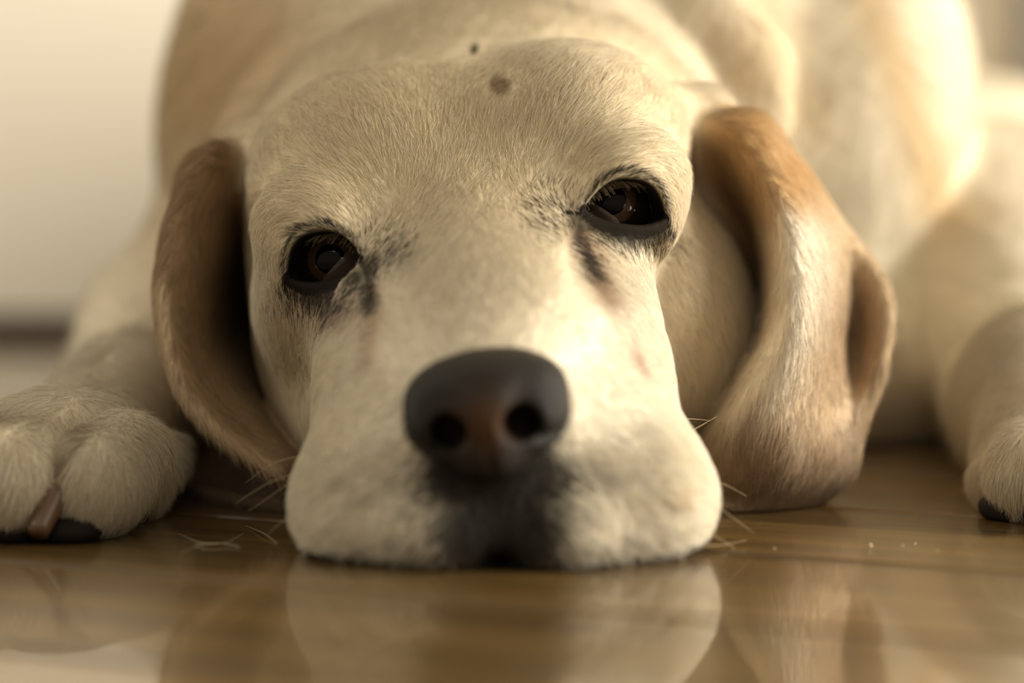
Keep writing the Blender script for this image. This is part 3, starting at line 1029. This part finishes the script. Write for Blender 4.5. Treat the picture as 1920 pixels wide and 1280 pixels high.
# ------------------------------------------------------------------ lashes and whiskers
def lash_field(e, n, seed):
    g = np.random.default_rng(seed)
    A = g.uniform(-0.92, 0.92, n)
    w = 1 - np.abs(A) ** 2.8
    side = np.sign(e.g[0])
    roots = e.m + e.a * (A * e.hw)[:, None] + e.b * (e.up * w + 0.11 + g.uniform(-0.03, 0.05, n))[:, None]
    q = roots - e.c
    gg = q @ e.g
    lat2 = (q ** 2).sum(1) - gg ** 2
    G = np.sqrt(np.maximum((e.R + 0.26) ** 2 - lat2, 0.02))
    roots = roots + e.g * (G - gg)[:, None]
    dirn = (e.a * side * 0.55)[None] + e.a[None] * (A * 0.5)[:, None] - e.b * 0.30 + e.g * 0.55 + g.normal(0, 0.1, (n, 3))
    dirn /= np.linalg.norm(dirn, axis=1)[:, None]
    L = g.uniform(0.36, 0.62, n)
    K = np.linspace(0, 1, 5)
    pts = roots[:, None] + dirn[:, None] * (L[:, None] * K)[..., None] - e.b * (0.12 * L[:, None] * K ** 2)[..., None]
    cc = np.array((0.66, 0.53, 0.33)) * g.uniform(0.75, 1.1, (n, 1))
    return pts, cc, np.tile(nrm(e.g * 0.7 + e.b * 0.7), (n, 1))


def strands(name, pts, cc, nn, radius, material, parent):
    n, k = pts.shape[:2]
    cv = D2.hair_curves.new(name)
    cv.add_curves([k] * n)
    cv.attributes['position'].data.foreach_set('vector', (pts * 0.01).ravel().astype(np.float32))
    ra = cv.attributes.get('radius') or cv.attributes.new('radius', 'FLOAT', 'POINT')
    ra.data.foreach_set('value', (np.tile(np.linspace(1, 0.3, k), (n, 1)) * radius * 0.01).ravel().astype(np.float32))
    cv.attributes.new('coat', 'FLOAT_COLOR', 'CURVE').data.foreach_set('color', np.concatenate([cc, np.ones((n, 1))], 1).ravel().astype(np.float32))
    cv.attributes.new('skin_normal', 'FLOAT_VECTOR', 'CURVE').data.foreach_set('vector', nn.ravel().astype(np.float32))
    cv.materials.append(material)
    o = D2.objects.new(name, cv)
    COL.objects.link(o)
    child(o, parent)
    o['kind'] = 'stuff'
    return o


for e, sd in ((EL, 5), (ER, 6)):
    pts, cc, nn = lash_field(e, 230, sd)
    strands('eyelashes', pts, cc, nn, 0.010, m_fur, dog)

m_whisk, *_ = mat('whisker_hair', (0.48, 0.36, 0.21), 0.5, 0.2)


def whisker(pts, r, name='whisker'):
    o = tube(name, [P(*q) for q in pts], [r, r * 0.8, r * 0.4], m_whisk, dog, ns=6, n=14)
    return o


for pts in ([(590, 880, 60.5), (520, 898, 61), (470, 925, 61.6), (440, 945, 62)], [(585, 895, 60.2), (545, 905, 60.8), (500, 935, 61.5), (465, 958, 62)],
            [(610, 850, 61), (520, 865, 62), (460, 905, 63)], [(1300, 930, 59.6), (1345, 950, 60.2), (1412, 998, 61)],
            [(1310, 990, 59.4), (1350, 1010, 60), (1392, 1040, 60.4)], [(1300, 1020, 59.2), (1350, 1022, 60), (1400, 1012, 61)],
            [(1255, 830, 61), (1310, 800, 63), (1345, 780, 65)], [(1240, 790, 61.5), (1290, 785, 63.5), (1330, 788, 65)],
            [(1290, 900, 60), (1350, 905, 61), (1400, 930, 62)], [(560, 960, 60.4), (520, 985, 60.6), (500, 1004, 60.8)],
            [(1157, 430, 64.1), (1160, 450, 63.7), (1165, 468, 63.6)], [(1158, 432, 64.1), (1153, 448, 63.8), (1149, 462, 63.7)]):
    whisker(pts, 0.008)


# ------------------------------------------------------------------ small things on the floor
def floor_pt(px, py, z=0.02):
    d = 4000.0
    lo, hi = 40.0, 170.0
    for _ in range(50):
        d = (lo + hi) / 2
        if P(px, py, d)[2] > z:
            lo = d
        else:
            hi = d
    return P(px, py, d)


m_stray, *_ = mat('shed_hair', (0.66, 0.56, 0.40), 0.4, 0.4)
strays = [([(335, 1000), (370, 1015), (405, 1019), (435, 1016)], 'pale shed hair curving on the floor, closest to the paw'),
          ([(365, 1020), (400, 1020), (430, 1014), (456, 1000)], 'pale shed hair rising to the right in the small tangle beside the paw'),
          ([(338, 1038), (370, 1024), (410, 1018), (450, 1025)], 'pale shed hair arching low across the small tangle on the floor'),
          ([(460, 985), (485, 995), (500, 1003), (520, 1019)], 'thin shed hair bent toward the dog\'s muzzle on the floor')]
for pts, lab in strays:
    q = [floor_pt(x, y, 0.03 + 0.05 * (i in (1, 2))) for i, (x, y) in enumerate(pts)]
    base = np.array(q[0])
    n = 16
    cp = catmull(np.array(q), n)
    vs, fs = [], []
    for i in range(n):
        t = nrm(cp[min(i + 1, n - 1)] - cp[max(i - 1, 0)])
        u = nrm(np.cross(t, (0, 0, 1))); w = np.cross(t, u)
        for j in range(5):
            a = 2 * math.pi * j / 5
            vs.append(cp[i] + (u * math.cos(a) + w * math.sin(a)) * 0.006)
    for i in range(n - 1):
        for j in range(5):
            fs.append((i * 5 + j, i * 5 + (j + 1) % 5, i * 5 + 5 + (j + 1) % 5, i * 5 + 5 + j))
    o = mesh_obj('shed_hair', vs, fs, m_stray)
    tag(o, lab, 'hair', 'shed hairs on the floor beside the paw')
m_crumb, *_ = mat('crumb', (0.75, 0.66, 0.48), 0.6, 0.3)
crumbs = [(1632, 1023, 0.035, 'larger pale crumb on the floor to the right of the muzzle'), (1452, 1028, 0.018, 'tiny pale crumb on the floor nearest the muzzle'),
          (1693, 1023, 0.018, 'tiny pale crumb just right of the larger crumb'), (1716, 1019, 0.018, 'tiny pale crumb second right of the larger crumb'),
          (1758, 1033, 0.015, 'tiny pale crumb on the floor farthest toward the right paw'), (1631, 1037, 0.015, 'tiny pale crumb just in front of the larger crumb')]
for px, py, r, lab in crumbs:
    c = floor_pt(px, py, 0.0)
    vs, fs = [], []
    g = random.Random(px)
    for i in range(4):
        a = math.pi * (i + 0.5) / 4
        for j in range(6):
            b = 2 * math.pi * j / 6
            k = r * g.uniform(0.75, 1.2)
            vs.append((c[0] + 1.4 * k * math.sin(a) * math.cos(b), c[1] + k * math.sin(a) * math.sin(b), max(0.0, r * 0.8 + k * math.cos(a))))
    for i in range(3):
        for j in range(6):
            fs.append((i * 6 + j, (i + 1) * 6 + j, (i + 1) * 6 + (j + 1) % 6, i * 6 + (j + 1) % 6))
    fs += [tuple(range(6)), tuple(range(18, 24))[::-1]]
    tag(mesh_obj('crumb', vs, fs, m_crumb), lab, 'crumb', 'crumbs on the floor')
